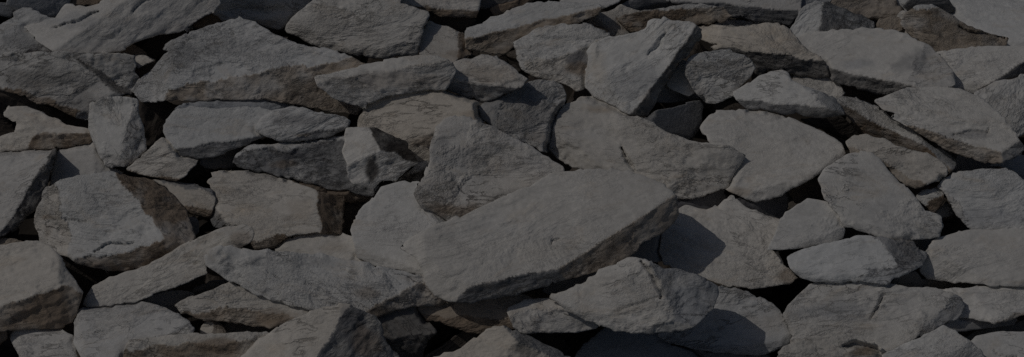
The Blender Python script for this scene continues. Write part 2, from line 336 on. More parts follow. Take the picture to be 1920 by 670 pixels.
R('stone', 'dark brown stone deep in the gap under the smooth boulder', '258,100 272,82 290,68 322,60 352,60 338,76 312,96 302,108 275,110', t=58, r=20, lift=-0.12, col='D', rough=1.)
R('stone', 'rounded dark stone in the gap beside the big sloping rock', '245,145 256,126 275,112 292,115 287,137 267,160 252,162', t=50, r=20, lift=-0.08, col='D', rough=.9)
# --- upper middle and right
R('stone_slab', 'dark grey shaded shard with curved tip in the hollow below the rounded rock',
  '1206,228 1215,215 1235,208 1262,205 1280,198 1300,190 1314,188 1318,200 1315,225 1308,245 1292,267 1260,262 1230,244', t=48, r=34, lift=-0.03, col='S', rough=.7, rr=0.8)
R('rock', 'rounded rock with smooth top and rough front beside the jagged rock',
  '1285,125 1290,108 1310,100 1340,95 1365,94 1395,102 1410,115 1415,128 1408,145 1385,165 1370,182 1345,193 1325,192 1305,175 1293,155 1286,140', t=22, r=-10, lift=0.06, col='W',
  f=((1286,124,1400,112,28,'L'), (1318,196,1415,128,38,'L')), rough=1.2)
R('stone', 'little pale stone behind the rounded rock', '1250,160 1262,135 1280,112 1290,118 1294,150 1307,172 1290,178 1262,168', t=28, r=-10, lift=0.0, col='W', rough=.8)
R('stone', 'grey smooth stone in shade under the jagged rock', '1226,190 1240,165 1265,150 1300,163 1314,180 1280,189 1245,191', t=45, r=28, lift=-0.05, col='S', rough=.6)
R('rock', 'grey coarse-grained rock touching the long cream slab',
  '897,205 905,195 930,183 960,172 985,160 1015,152 1040,150 1055,160 1062,185 1060,198 1045,215 1043,232 1036,258 1028,285 1010,280 985,268 960,258 935,245 918,232 905,220', t=22, r=-8, lift=0.07, col='G',
  f=((1028,285,1048,150,28,'G'), (930,235,935,183,18,'L')), p=((985,205,60,40,'S',.5), (1000,255,40,14,'N',.3)), rough=1.7)
R('rock', 'cream rock with shadowed top band right of the bar-shaped rock',
  '668,247 673,222 680,215 684,193 701,178 731,170 768,168 831,172 881,184 909,193 910,228 860,245 830,300 805,308 770,302 700,292', t=20, r=-6, lift=0.05, col='B', p=((800,265,30,10,'N',.6), (880,215,24,12,'T',.6)), rough=1.0)
R('stone_slab', 'bluish shaded slab between the big sloping rock and wide cream rock', '326,208 345,195 375,187 420,184 480,181 525,184 547,198 540,206 500,212 410,214 360,206', t=30, r=10, lift=0.05, col='G', rough=.9)
R('rock', 'pale rock with dark mottled right half beside the jagged rock',
  '965,80 975,72 1000,58 1030,50 1060,46 1100,45 1125,55 1142,60 1143,72 1125,85 1112,100 1105,130 1100,165 1080,168 1050,152 1030,150 985,137 975,120 968,105', t=26, r=-8, lift=0.04, col='W',
  f=((978,130,1112,86,18,'B'), (1040,155,1110,150,40,'N')), p=((1085,110,24,12,'K',.8), (1080,135,26,12,'N',.8)), rough=1.3)
R('rock', 'long bright-topped slab with brown lower face at the top edge',
  '871,57 890,48 920,35 960,18 985,8 1020,3 1060,5 1100,8 1125,12 1126,20 1122,28 1090,40 1040,50 1000,62 970,78 960,90 950,100 920,102 885,97 872,90', t=14, r=-6, lift=0.03, col='W', f=((868,74,1125,12,52,'T'),), rough=.9)
R('stone', 'broken sunlit stone beside the large bright top-edge rock', '786,106 788,70 797,60 805,42 815,48 828,52 850,55 868,60 874,92 887,100 862,110 850,120', t=30, r=-5, lift=0.0, col='L', f=((862,122,858,50,35,'N'),), p=((850,100,20,10,'N',.5),), rough=1.8)
R('rock', 'grey-white rock with dark underside at the top edge near the middle', '742,6 760,-25 905,-28 901,15 898,26 890,32 870,31 830,31 790,20', t=24, r=0, lift=0.02, col='L', f=((770,12,905,22,60,'N'),), rough=1.2)
R('stone', 'dark brown stone below the grey-white top-edge rock', '800,36 820,28 885,30 893,40 872,56 855,59 825,52 808,48', t=60, r=12, lift=-0.06, col='D', rough=.8)
R('stone', 'brown slab end pointing into the black gap at the top edge', '919,18 955,5 1005,-8 990,10 955,21 928,30', t=45, r=10, lift=-0.04, col='N', rough=.9)
R('stone_slab', 'dark grey slab at the very top above the black gap', '893,10 900,-15 1000,-18 962,2 925,13 903,18', t=55, r=15, lift=-0.03, col='E', rough=.8)
R('stone_slab', 'thin pale slab behind the long bright-topped slab', '1050,4 1080,-15 1185,-18 1160,4 1125,18 1118,11', t=18, r=-4, lift=0.0, col='L', rough=.8)
R('rock', 'spindle-shaped rock with bright top and brown rough flank near the top edge',
  '1155,35 1175,28 1210,22 1245,15 1280,9 1310,8 1345,14 1358,18 1373,31 1355,41 1340,46 1300,46 1270,42 1240,40 1222,44 1212,56 1200,62 1185,61 1172,52 1162,42', t=14, r=-4, lift=0.03, col='W', f=((1150,40,1290,20,45,'T'), (1280,21,1375,24,45,'N')), rough=1.2)
R('rock', 'crumbly beige stone left of the spindle-shaped rock', '1096,42 1115,30 1140,22 1155,16 1165,10 1180,14 1202,22 1196,36 1175,42 1176,56 1184,64 1160,70 1142,68 1138,58 1118,50', t=32, r=-8, lift=0.01, col='B', p=((1150,50,30,12,'N',.4),), rough=1.9)
R('stone_slab', 'long cream slab with brown shaded underside next to the rounded rock',
  '1296,55 1330,46 1365,50 1400,49 1440,43 1462,47 1480,58 1500,80 1548,118 1553,142 1530,146 1480,137 1440,133 1420,141 1412,122 1390,100 1360,95 1328,91 1345,85 1303,70', t=22, r=-4, lift=0.03, col='B', f=((1335,84,1420,97,60,'E'), (1410,97,1552,119,66,'E')), rough=1.1)
R('stone_slab', 'largest upper right slab, bright with a dark shadowed front edge',
  '1472,103 1478,82 1505,68 1535,60 1600,55 1653,53 1682,57 1716,73 1741,85 1760,102 1785,130 1792,160 1765,174 1730,170 1700,167 1665,178 1640,175 1600,163 1568,155 1550,141 1540,122 1500,112', t=16, r=-6, lift=0.05, col='W', f=((1535,126,1708,162,72,'E'), (1700,178,1730,80,12,'L')), p=((1710,115,40,18,'S',.6), (1610,120,30,12,'G',.5)), rough=.9, rr=0.8)
R('rock', 'small pale rock showing behind the rough-topped rock', '1478,140 1505,133 1530,138 1560,148 1575,158 1584,176 1575,184 1545,184 1510,172', t=28, r=-8, lift=0.03, col='W', rough=1.2)
R('stone_slab', 'flat bright slab at the right edge with dark bluish rim', '1755,100 1800,92 1870,86 1925,88 1990,95 1990,110 1925,135 1900,144 1880,150 1840,163 1825,174 1788,166 1783,132', t=14, r=-4, lift=0.02, col='W', f=((1830,172,1935,104,55,'S'),), rough=.6)
R('rock', 'pale rock with a dark bluish coarse facet at the top right',
  '1480,82 1482,55 1490,45 1497,30 1500,18 1515,8 1530,2 1555,5 1580,15 1600,25 1625,33 1637,42 1640,56 1600,64 1535,70 1505,76', t=26, r=-18, lift=0.03, col='W', f=((1533,72,1546,2,34,'S'),), rough=1.5)
R('rock', 'tan coarse-faced rock with a pale top edge at the upper right',
  '1688,44 1700,26 1712,16 1726,11 1748,10 1766,19 1791,33 1816,50 1841,60 1866,64 1891,73 1885,90 1841,92 1770,102 1748,96 1728,80 1706,66', t=14, r=-4, lift=0.02, col='W', f=((1690,34,1735,20,22,'T'), (1728,20,1892,77,22,'T')), p=((1755,24,28,5,'N',.7),), rough=1.9, g=(((1795,52,1818,62,1840,64,1885,72), 4, .012),))
R('stone', 'small tan stone wedged beside the tan coarse-faced rock', '1643,48 1650,36 1675,31 1692,40 1695,54 1680,60 1655,58', t=30, r=0, lift=0.01, col='T', rough=1.3)
R('stone', 'tiny split stone in the nook above the upper right slab', '1688,54 1705,47 1716,52 1728,68 1715,76 1700,70', t=30, r=-10, lift=0.0, col='B', f=((1700,70,1712,50,50,'N'),), rough=1.2)
R('stone', 'small beige stone below the rough brown-grey top-edge rock', '1676,38 1690,20 1712,28 1724,40 1707,50 1690,50', t=26, r=-6, lift=0.0, col='B', rough=1.3)
R('rock', 'rough brown-grey rock at the top edge right of the bluish facet rock', '1556,6 1575,-20 1668,-22 1682,8 1694,22 1684,38 1650,36 1620,36 1590,22', t=34, r=0, lift=0.0, col='M', rough=1.8)
R('stone', 'shaded grey rounded stone on the pale flat ground at the top edge', '1694,12 1712,-2 1730,-15 1772,-10 1784,10 1787,22 1775,27 1760,17 1745,13 1722,14 1705,22', t=50, r=22, lift=0.0, col='E', rough=1.2)
R('stone', 'bright stone patch at the top edge next to the rounded shaded stone', '1655,-18 1715,-18 1709,0 1697,12 1706,24 1690,24 1672,8', t=20, r=-6, lift=0.0, col='W', rough=.7)
R('rock', 'smooth dark-sided boulder at the top edge right of the spindle-shaped rock',
  '1243,0 1260,-25 1505,-25 1500,28 1482,47 1440,42 1400,38 1372,32 1350,16 1310,9 1280,8', t=26, r=4, lift=0.0, col='L', f=((1240,-4,1505,22,52,'S'),), rough=.6)
R('stone', 'dark grey stone at the top edge left of the smooth dark-sided boulder', '1158,12 1180,2 1210,-12 1252,-8 1275,8 1240,18 1210,24 1190,20', t=55, r=20, lift=-0.04, col='S', rough=.8)
R('stone', 'narrow pale stone behind the long cream slab near the top', '1338,48 1360,38 1400,40 1440,37 1466,46 1440,56 1400,56', t=24, r=-5, lift=-0.01, col='W', rough=1.2)
R('stone', 'pale bluish stone at the top edge above the bluish facet rock', '1486,14 1484,-20 1575,-22 1556,4 1525,9 1505,18', t=30, r=8, lift=-0.01, col='G', rough=1.4)
# --- rocks lying deeper
R('rock', 'pale rock with sharp cast shadow over its left half beside the central slab',
  '1236,470 1240,440 1260,415 1272,400 1274,390 1286,385 1311,394 1326,394 1349,384 1371,367 1386,376 1400,390 1440,406 1466,418 1454,445 1444,468 1462,475 1470,497 1488,514 1496,522 1480,534 1440,538 1411,541 1361,533 1330,524 1290,512 1245,495', t=18, r=-2, lift=-0.05, col='W', p=((1480,520,16,12,'N',.6), (1455,400,16,10,'N',.5)), rough=1.0)
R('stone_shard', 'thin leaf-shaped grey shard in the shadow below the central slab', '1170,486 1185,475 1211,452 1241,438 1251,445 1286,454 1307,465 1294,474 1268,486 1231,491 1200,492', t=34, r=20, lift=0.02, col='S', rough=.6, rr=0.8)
R('rock', 'grey-shadowed rock with bright right end below the lumpy-ended rock',
  '1231,627 1270,600 1320,560 1349,540 1365,535 1396,545 1419,557 1445,568 1458,582 1470,597 1476,615 1484,632 1478,645 1440,662 1421,666 1386,664 1361,659 1299,655 1251,642', t=24, r=-4, lift=-0.01, col='L', p=((1440,600,40,20,'T',.3), (1430,645,40,10,'G',.5)), rough=1.2)
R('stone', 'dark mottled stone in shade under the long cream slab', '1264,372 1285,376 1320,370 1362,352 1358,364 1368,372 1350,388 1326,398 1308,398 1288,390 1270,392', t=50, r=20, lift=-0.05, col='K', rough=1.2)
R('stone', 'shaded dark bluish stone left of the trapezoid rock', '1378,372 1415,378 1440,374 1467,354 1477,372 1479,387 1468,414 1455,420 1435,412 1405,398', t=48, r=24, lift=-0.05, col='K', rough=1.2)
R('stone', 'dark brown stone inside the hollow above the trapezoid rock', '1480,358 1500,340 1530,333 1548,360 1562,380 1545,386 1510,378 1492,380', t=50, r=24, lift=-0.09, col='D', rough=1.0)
R('rock', 'pale-topped rock shaded by the central slab with a bright patch',
  '950,578 985,564 1030,560 1062,572 1090,592 1125,604 1120,616 1080,622 1020,624 985,626 962,614', t=20, r=-6, lift=0.0, col='L', f=((945,592,1000,584,35,'L'), (950,606,1125,604,40,'S')), rough=.8)
R('rock', 'brown rock in deep shade under the central slab with a sunlit spot',
  '782,575 830,568 885,562 960,548 1000,560 1010,590 970,618 926,614 904,627 871,621 831,606 801,600', t=26, r=-2, lift=0.02, col='M', f=((800,590,975,604,42,'N'),), rough=.8)
R('rock', 'dark angular block with a small sunlit spot beside the foreground rock', '702,599 740,583 778,572 790,585 802,602 819,622 803,640 794,655 792,695 742,695 722,642 712,616', t=30, r=8, lift=-0.02, col='E', f=((712,642,822,620,45,'E'),), rough=.9)
R('stone', 'dark brown stone at the bottom of the deep black gap', '790,672 830,650 870,620 895,624 884,645 852,664 812,680', t=50, r=22, lift=-0.10, col='D', rough=.9)
R('rock', 'dark bluish rock with a bright wedge of sun at the bottom edge', '1062,700 1080,670 1100,645 1130,616 1160,612 1195,622 1232,626 1262,648 1300,660 1335,700', t=22, r=2, lift=-0.05, col='G', rough=.7)
R('stone', 'shaded stone strip under the grey-shadowed rock at the bottom edge', '1250,646 1330,660 1400,668 1440,666 1465,700 1225,700', t=45, r=15, lift=-0.06, col='S', rough=.8)
R('stone', 'dark grey slab wedged between the central slab and the lumpy-ended rock', '1016,544 1045,528 1080,518 1138,500 1115,526 1085,540 1060,550 1035,556 1024,552', t=42, r=22, lift=-0.04, col='S', rough=.8)
R('stone', 'brown shaded stone right under the lower edge of the central slab', '955,572 985,548 1012,544 1038,556 1034,570 985,570', t=48, r=18, lift=-0.06, col='N', rough=.8)
R('stone', 'grey shaded stone between the elongated cream rock and beige pointed rock', '258,568 300,550 340,544 365,550 338,580 325,590 298,580', t=46, r=24, lift=-0.05, col='S', rough=.7)
R('stone', 'dark sliver of stone above the beige pointed rock', '340,564 368,540 400,526 426,522 440,530 378,556', t=46, r=24, lift=-0.04, col='E', rough=.8)
R('pebble', 'small sunlit pebble between two beige rocks near the bottom edge', '376,626 380,610 392,600 403,602 420,612 428,630', t=26, r=-10, lift=-0.02, col='B', f=((400,628,402,600,40,'N'),), rough=1.2)
R('stone', 'dark flat stone under the beige pointed rock beside the pebble', '414,618 430,605 470,610 514,614 516,628 430,630', t=55, r=15, lift=-0.06, col='E', rough=.7)
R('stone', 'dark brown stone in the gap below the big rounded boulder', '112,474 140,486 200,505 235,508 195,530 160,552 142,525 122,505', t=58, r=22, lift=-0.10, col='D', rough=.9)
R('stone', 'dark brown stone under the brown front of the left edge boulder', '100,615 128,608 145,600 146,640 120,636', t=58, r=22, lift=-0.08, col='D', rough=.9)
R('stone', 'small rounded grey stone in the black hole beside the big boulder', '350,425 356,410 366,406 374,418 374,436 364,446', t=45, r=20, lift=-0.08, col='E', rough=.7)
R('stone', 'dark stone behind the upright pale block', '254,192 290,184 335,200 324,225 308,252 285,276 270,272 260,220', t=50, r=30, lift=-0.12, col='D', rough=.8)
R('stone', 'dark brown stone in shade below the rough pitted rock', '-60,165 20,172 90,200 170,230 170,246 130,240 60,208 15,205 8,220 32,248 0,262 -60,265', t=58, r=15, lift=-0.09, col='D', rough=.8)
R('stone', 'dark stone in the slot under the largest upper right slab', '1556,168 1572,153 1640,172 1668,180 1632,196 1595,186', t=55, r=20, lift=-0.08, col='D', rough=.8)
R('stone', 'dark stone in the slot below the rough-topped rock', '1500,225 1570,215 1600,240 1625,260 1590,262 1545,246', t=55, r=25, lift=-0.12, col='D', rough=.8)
R('stone', 'dark stone in the slot under the bright flat slab right of its shadowed end', '1660,538 1680,520 1715,506 1728,522 1765,530 1925,540 1860,548 1756,550 1703,546', t=58, r=15, lift=-0.06, col='E', rough=.8)
R('stone', 'shaded grey stone between the leaning plate and the flat right slab', '1692,452 1735,440 1765,446 1748,462 1732,486 1716,470', t=50, r=24, lift=-0.06, col='S', rough=.7)
R('stone', 'dark brown stone sheltered beside the smooth white slab', '640,385 662,376 690,384 680,402 668,425 656,448 640,440', t=55, r=25, lift=-0.09, col='D', rough=.8)
R('stone', 'dark slab end under the long pale rock at the right edge', '1800,640 1830,622 1870,614 1925,600 1990,596 1990,628 1925,630 1850,634', t=56, r=15, lift=-0.08, col='E', rough=.8)
R('stone_chip', 'tiny white chip at the end of the gap under the smooth boulder', '346,62 352,54 360,51 362,55 354,62', t=20, r=-10, lift=0.01, col='W', rough=.6)
R('stone_chip', 'tiny white chip in the dark hole beside the smooth white slab', '655,398 662,388 667,392 664,402 658,406', t=25, r=-10, lift=-0.04, col='W', rough=.6)
R('stone_chip', 'tiny white chip between the jagged rock and the rounded rock', '1281,106 1286,97 1293,95 1291,103 1284,108', t=20, r=-10, lift=0.01, col='W', rough=.6)
R('stone_chip', 'tiny bright chip deep in the gap below the big rounded boulder', '192,507 196,504 206,510 203,515 195,512', t=20, r=-10, lift=-0.02, col='W', rough=.6)
R('rock', 'pale flat ledge filling the top right corner', '1682,-30 1990,-30 1990,100 1925,92 1885,92 1830,70 1775,40', t=6, r=-2, lift=-0.01, col='W', rough=.5)
# ------------------------------------------------------------------ material: weathered marble
def stone_material(name, bump=1.0):
    m = bpy.data.materials.new(name)
    m.use_nodes = True
    nt = m.node_tree
    N, L = nt.nodes, nt.links
    N.clear()
    out = N.new('ShaderNodeOutputMaterial')
    bs = N.new('ShaderNodeBsdfPrincipled')
    bs.inputs['Roughness'].default_value = 0.85
    bs.inputs['Specular IOR Level'].default_value = 0.25
    L.new(bs.outputs['BSDF'], out.inputs['Surface'])
    col = N.new('ShaderNodeAttribute'); col.attribute_name = 'tint'
    rc = N.new('ShaderNodeAttribute'); rc.attribute_name = 'grain'
    rg = N.new('ShaderNodeAttribute'); rg.attribute_name = 'coarse'
    def noise(scale, detail, rough, stretch=None, dist=0.0):
        n = N.new('ShaderNodeTexNoise')
        n.inputs['Scale'].default_value = scale
        n.inputs['Detail'].default_value = detail
        n.inputs['Roughness'].default_value = rough
        n.inputs['Distortion'].default_value = dist
        if stretch:
            mp = N.new('ShaderNodeMapping'); mp.inputs['Scale'].default_value = stretch
            L.new(rc.outputs['Vector'], mp.inputs['Vector']); L.new(mp.outputs['Vector'], n.inputs['Vector'])
        else:
            L.new(rc.outputs['Vector'], n.inputs['Vector'])
        return n
    def ramp(src, a, b, va, vb):
        r_ = N.new('ShaderNodeMapRange')
        r_.inputs['From Min'].default_value = a; r_.inputs['From Max'].default_value = b
        r_.inputs['To Min'].default_value = va; r_.inputs['To Max'].default_value = vb
        L.new(src, r_.inputs['Value'])
        return r_.outputs['Result']
    def mul(a, b):
        x = N.new('ShaderNodeMath'); x.operation = 'MULTIPLY'
        L.new(a, x.inputs[0])
        if isinstance(b, (int, float)): x.inputs[1].default_value = b
        else: L.new(b, x.inputs[1])
        return x.outputs[0]
    def add(a, b):
        x = N.new('ShaderNodeMath'); x.operation = 'ADD'
        L.new(a, x.inputs[0]); L.new(b, x.inputs[1])
        return x.outputs[0]
    speck = noise(85, 5, .8)
    streak = noise(26, 5, .65, (1.0, 1.0, 5.0), .6)
    cloud = noise(7, 4, .6, None, .4)
    vein = noise(11, 10, .78, (1.0, 2.2, 1.6), .8)
    v = mul(ramp(speck.outputs['Fac'], .3, .68, .84, 1.07), ramp(streak.outputs['Fac'], .3, .7, .91, 1.05))
    v = mul(v, ramp(cloud.outputs['Fac'], .3, .7, .93, 1.05))
    vm = N.new('ShaderNodeVectorMath'); vm.operation = 'SCALE'
    L.new(col.outputs['Color'], vm.inputs[0]); L.new(v, vm.inputs['Scale'])
    # mineral staining: thin grey and ochre veils following the bedding
    mx = N.new('ShaderNodeMix'); mx.data_type = 'RGBA'; mx.blend_type = 'MULTIPLY'
    L.new(mul(ramp(vein.outputs['Fac'], .53, .65, 0.0, 0.62), rg.outputs['Fac']), mx.inputs['Factor'])
    L.new(vm.outputs['Vector'], mx.inputs['A']); mx.inputs['B'].default_value = (.56, .55, .55, 1)
    mo = N.new('ShaderNodeMix'); mo.data_type = 'RGBA'; mo.blend_type = 'MULTIPLY'
    och = noise(8, 9, .75, (1.0, 2.0, 2.5), .6)
    L.new(ramp(och.outputs['Fac'], .54, .72, 0.0, 0.6), mo.inputs['Factor'])
    L.new(mx.outputs['Result'], mo.inputs['A']); mo.inputs['B'].default_value = (.84, .73, .61, 1)
    # relief
    fine = noise(210, 3, .7)
    mid = noise(48, 6, .72, (.6, 1.5, 2.4), .2)
    lay = noise(26, 6, .72, (.5, .9, 8.0), .3)
    h = add(add(mul(fine.outputs['Fac'], .0030), mul(mid.outputs['Fac'], .0052)), mul(lay.outputs['Fac'], .0060))
    # weathered coarse areas beside smooth split ones, and hairline creases along the grain
    area = ramp(noise(5.5, 5, .62, (.7, 1.3, 1.0), .5).outputs['Fac'], .47, .60, 0.0, 1.0)
    amt = add(ramp(area, 0.0, 1.0, .55, 2.3), ramp(area, 0.0, 1.0, 0.0, 0.0))
    h = mul(mul(h, rg.outputs['Fac']), amt)
    def crease(scale, stretch, width, thr):
        nz = noise(scale, 6, .62, stretch, .35)
        d_ = N.new('ShaderNodeMath'); d_.operation = 'SUBTRACT'; L.new(nz.outputs['Fac'], d_.inputs[0]); d_.inputs[1].default_value = .5
        ab = N.new('ShaderNodeMath'); ab.operation = 'ABSOLUTE'; L.new(d_.outputs[0], ab.inputs[0])
        line = ramp(ab.outputs[0], 0.0, width, 1.0, 0.0)
        where = ramp(noise(scale * .45, 3, .6).outputs['Fac'], thr, thr + .08, 0.0, 1.0)
        return mul(line, where)
    cr = add(crease(9, (.55, 1.7, 2.2), .014, .50), mul(crease(22, (.5, 1.6, 2.6), .022, .50), .7))
    cr = mul(cr, ramp(rg.outputs['Fac'], .22, .85, .06, .95))
    h = add(h, mul(cr, -.0045))
    dirt = N.new('ShaderNodeMix'); dirt.data_type = 'RGBA'; dirt.blend_type = 'MULTIPLY'
    L.new(mul(cr, .42), dirt.inputs['Factor']); L.new(mo.outputs['Result'], dirt.inputs['A']); dirt.inputs['B'].default_value = (.42, .38, .34, 1)
    wth = N.new('ShaderNodeMix'); wth.data_type = 'RGBA'; wth.blend_type = 'MULTIPLY'
    grit = ramp(noise(60, 6, .8, (.8, 1.4, 1.6)).outputs['Fac'], .45, .62, 0.15, 1.0)
    L.new(mul(mul(mul(area, grit), ramp(rg.outputs['Fac'], .22, .9, .05, 1.0)), .55), wth.inputs['Factor'])
    L.new(dirt.outputs['Result'], wth.inputs['A']); wth.inputs['B'].default_value = (.66, .655, .66, 1)
    L.new(wth.outputs['Result'], bs.inputs['Base Color'])
    bp = N.new('ShaderNodeBump')
    bp.inputs['Strength'].default_value = 0.9 * bump
    bp.inputs['Distance'].default_value = 1.0
    L.new(h, bp.inputs['Height'])
    L.new(bp.outputs['Normal'], bs.inputs['Normal'])
    return m
MAT = stone_material('weathered_marble')

# ------------------------------------------------------------------ ground and rubble bed under the heap
def soil_material():
    m = bpy.data.materials.new('dark_earth'); m.use_nodes = True
    N, L = m.node_tree.nodes, m.node_tree.links
    bs = N['Principled BSDF']; bs.inputs['Roughness'].default_value = .95
    n = N.new('ShaderNodeTexNoise'); n.inputs['Scale'].default_value = 14; n.inputs['Detail'].default_value = 6
    g = N.new('ShaderNodeNewGeometry'); L.new(g.outputs['Position'], n.inputs['Vector'])
    c = N.new('ShaderNodeValToRGB')
    c.color_ramp.elements[0].position = .3; c.color_ramp.elements[0].color = (.022, .018, .015, 1)
    c.color_ramp.elements[1].position = .75; c.color_ramp.elements[1].color = (.075, .062, .05, 1)
    L.new(n.outputs['Fac'], c.inputs['Fac']); L.new(c.outputs['Color'], bs.inputs['Base Color'])
    b = N.new('ShaderNodeBump'); b.inputs['Strength'].default_value = .6; b.inputs['Distance'].default_value = .02
    L.new(n.outputs['Fac'], b.inputs['Height']); L.new(b.outputs['Normal'], bs.inputs['Normal'])
    return m
SOIL = soil_material()

def pile_z(x, y):
    return PILE_O[2] + (y - PILE_O[1]) * math.tan(SLOPE)

gx = np.concatenate([[-60, -20, -8], np.linspace(-4, 4, 41), [8, 20, 60]])
gy = np.concatenate([[-40, -10, -2], np.linspace(0.2, 6.5, 40), [9, 15, 30, 70]])
gv, gf = [], []
for j, y in enumerate(gy):
    for i, x in enumerate(gx):
        yy = min(max(y, -1.0), 7.0)
        z = pile_z(0, yy) - 0.42
        z += 0.05 * math.sin(x * 2.1 + y * 1.3) * math.cos(y * 2.7 - x)
        gv.append((x, y, z))
nx = len(gx)
for j in range(len(gy) - 1):
    for i in range(nx - 1):
        a = j * nx + i
        gf.append((a, a + 1, a + nx + 1, a + nx))
me = bpy.data.meshes.new('ground'); me.from_pydata(gv, [], gf); me.materials.append(SOIL)
me.polygons.foreach_set('use_smooth', [True] * len(me.polygons))
ground = bpy.data.objects.new('ground', me); scene.collection.objects.link(ground)
ground['kind'] = 'structure'

# ------------------------------------------------------------------ building the rocks
SP = 3.1          # sample spacing on the visible side (picture units)
SPB = 9.0         # on the far side
CELL = 3
BX0, BY0 = -120, -80
BW, BH = (2040 - BX0) // CELL + 2, (760 - BY0) // CELL + 2
ZBUF = np.full((BH, BW), np.inf)

def ragged(poly, seed, step=4.0, amp=1.5):
    """outline cut into short pieces with a broken edge"""
    out = []
    n = len(poly)
    # gentle corner softening
    pts = []
    for i in range(n):
        a, b, c = poly[i - 1], poly[i], poly[(i + 1) % n]
        pts.append(b + (a - b) * min(0.08, 1.4 / (np.linalg.norm(a - b) + 1e-6)))
        pts.append(b + (c - b) * min(0.08, 1.4 / (np.linalg.norm(c - b) + 1e-6)))
    pts = np.array(pts)
    m = len(pts)
    for i in range(m):
        a, b = pts[i], pts[(i + 1) % m]
        l = np.linalg.norm(b - a)
        k = max(1, int(round(l / step)))
        for q in range(k):
            out.append(a + (b - a) * (q / k))
    out = np.array(out)
    # small angular nicks
    rg_ = np.random.RandomState(seed)
    m = len(out); kn = max(5, int(m * step / 11.0))
    kp = np.sort(rg_.choice(m, min(kn, m), replace=False))
    kv = rg_.normal(size=(len(kp), 2)) * amp * .75
    ii = np.arange(m)
    nick = np.column_stack([np.interp(ii, kp, kv[:, q], period=m) for q in (0, 1)])
    P = np.column_stack([out / 26.0, np.full(len(out), seed * 3.7)])
    P2 = np.column_stack([out / 8.0, np.full(len(out), seed * 1.3)])
    dx = vnoise(P, seed + 1) * amp * .6 + vnoise(P2, seed + 2) * amp * .45
    dy = vnoise(P, seed + 3) * amp * .6 + vnoise(P2, seed + 4) * amp * .45
    nn_ = np.roll(out, -1, 0) - np.roll(out, 1, 0)
    nn_ = np.column_stack([nn_[:, 1], -nn_[:, 0]])
    nn_ /= np.linalg.norm(nn_, axis=1)[:, None] + 1e-6
    if (out[:, 0] * np.roll(out[:, 1], -1) - out[:, 1] * np.roll(out[:, 0], -1)).sum() < 0:
        nn_ = -nn_
    return out + nn_ * 1.3 + nick + np.column_stack([dx, dy])

def triangulate(ring, inner):
    vs = [Vector((float(a), float(b))) for a, b in np.vstack([ring, inner])] if len(inner) else [Vector((float(a), float(b))) for a, b in ring]
    n = len(ring)
    V, E, F, ov, oe, of = delaunay_2d_cdt(vs, [], [list(range(n))], 1, 1e-4)
    return np.array([[v.x, v.y] for v in V]), [tuple(f) for f in F]

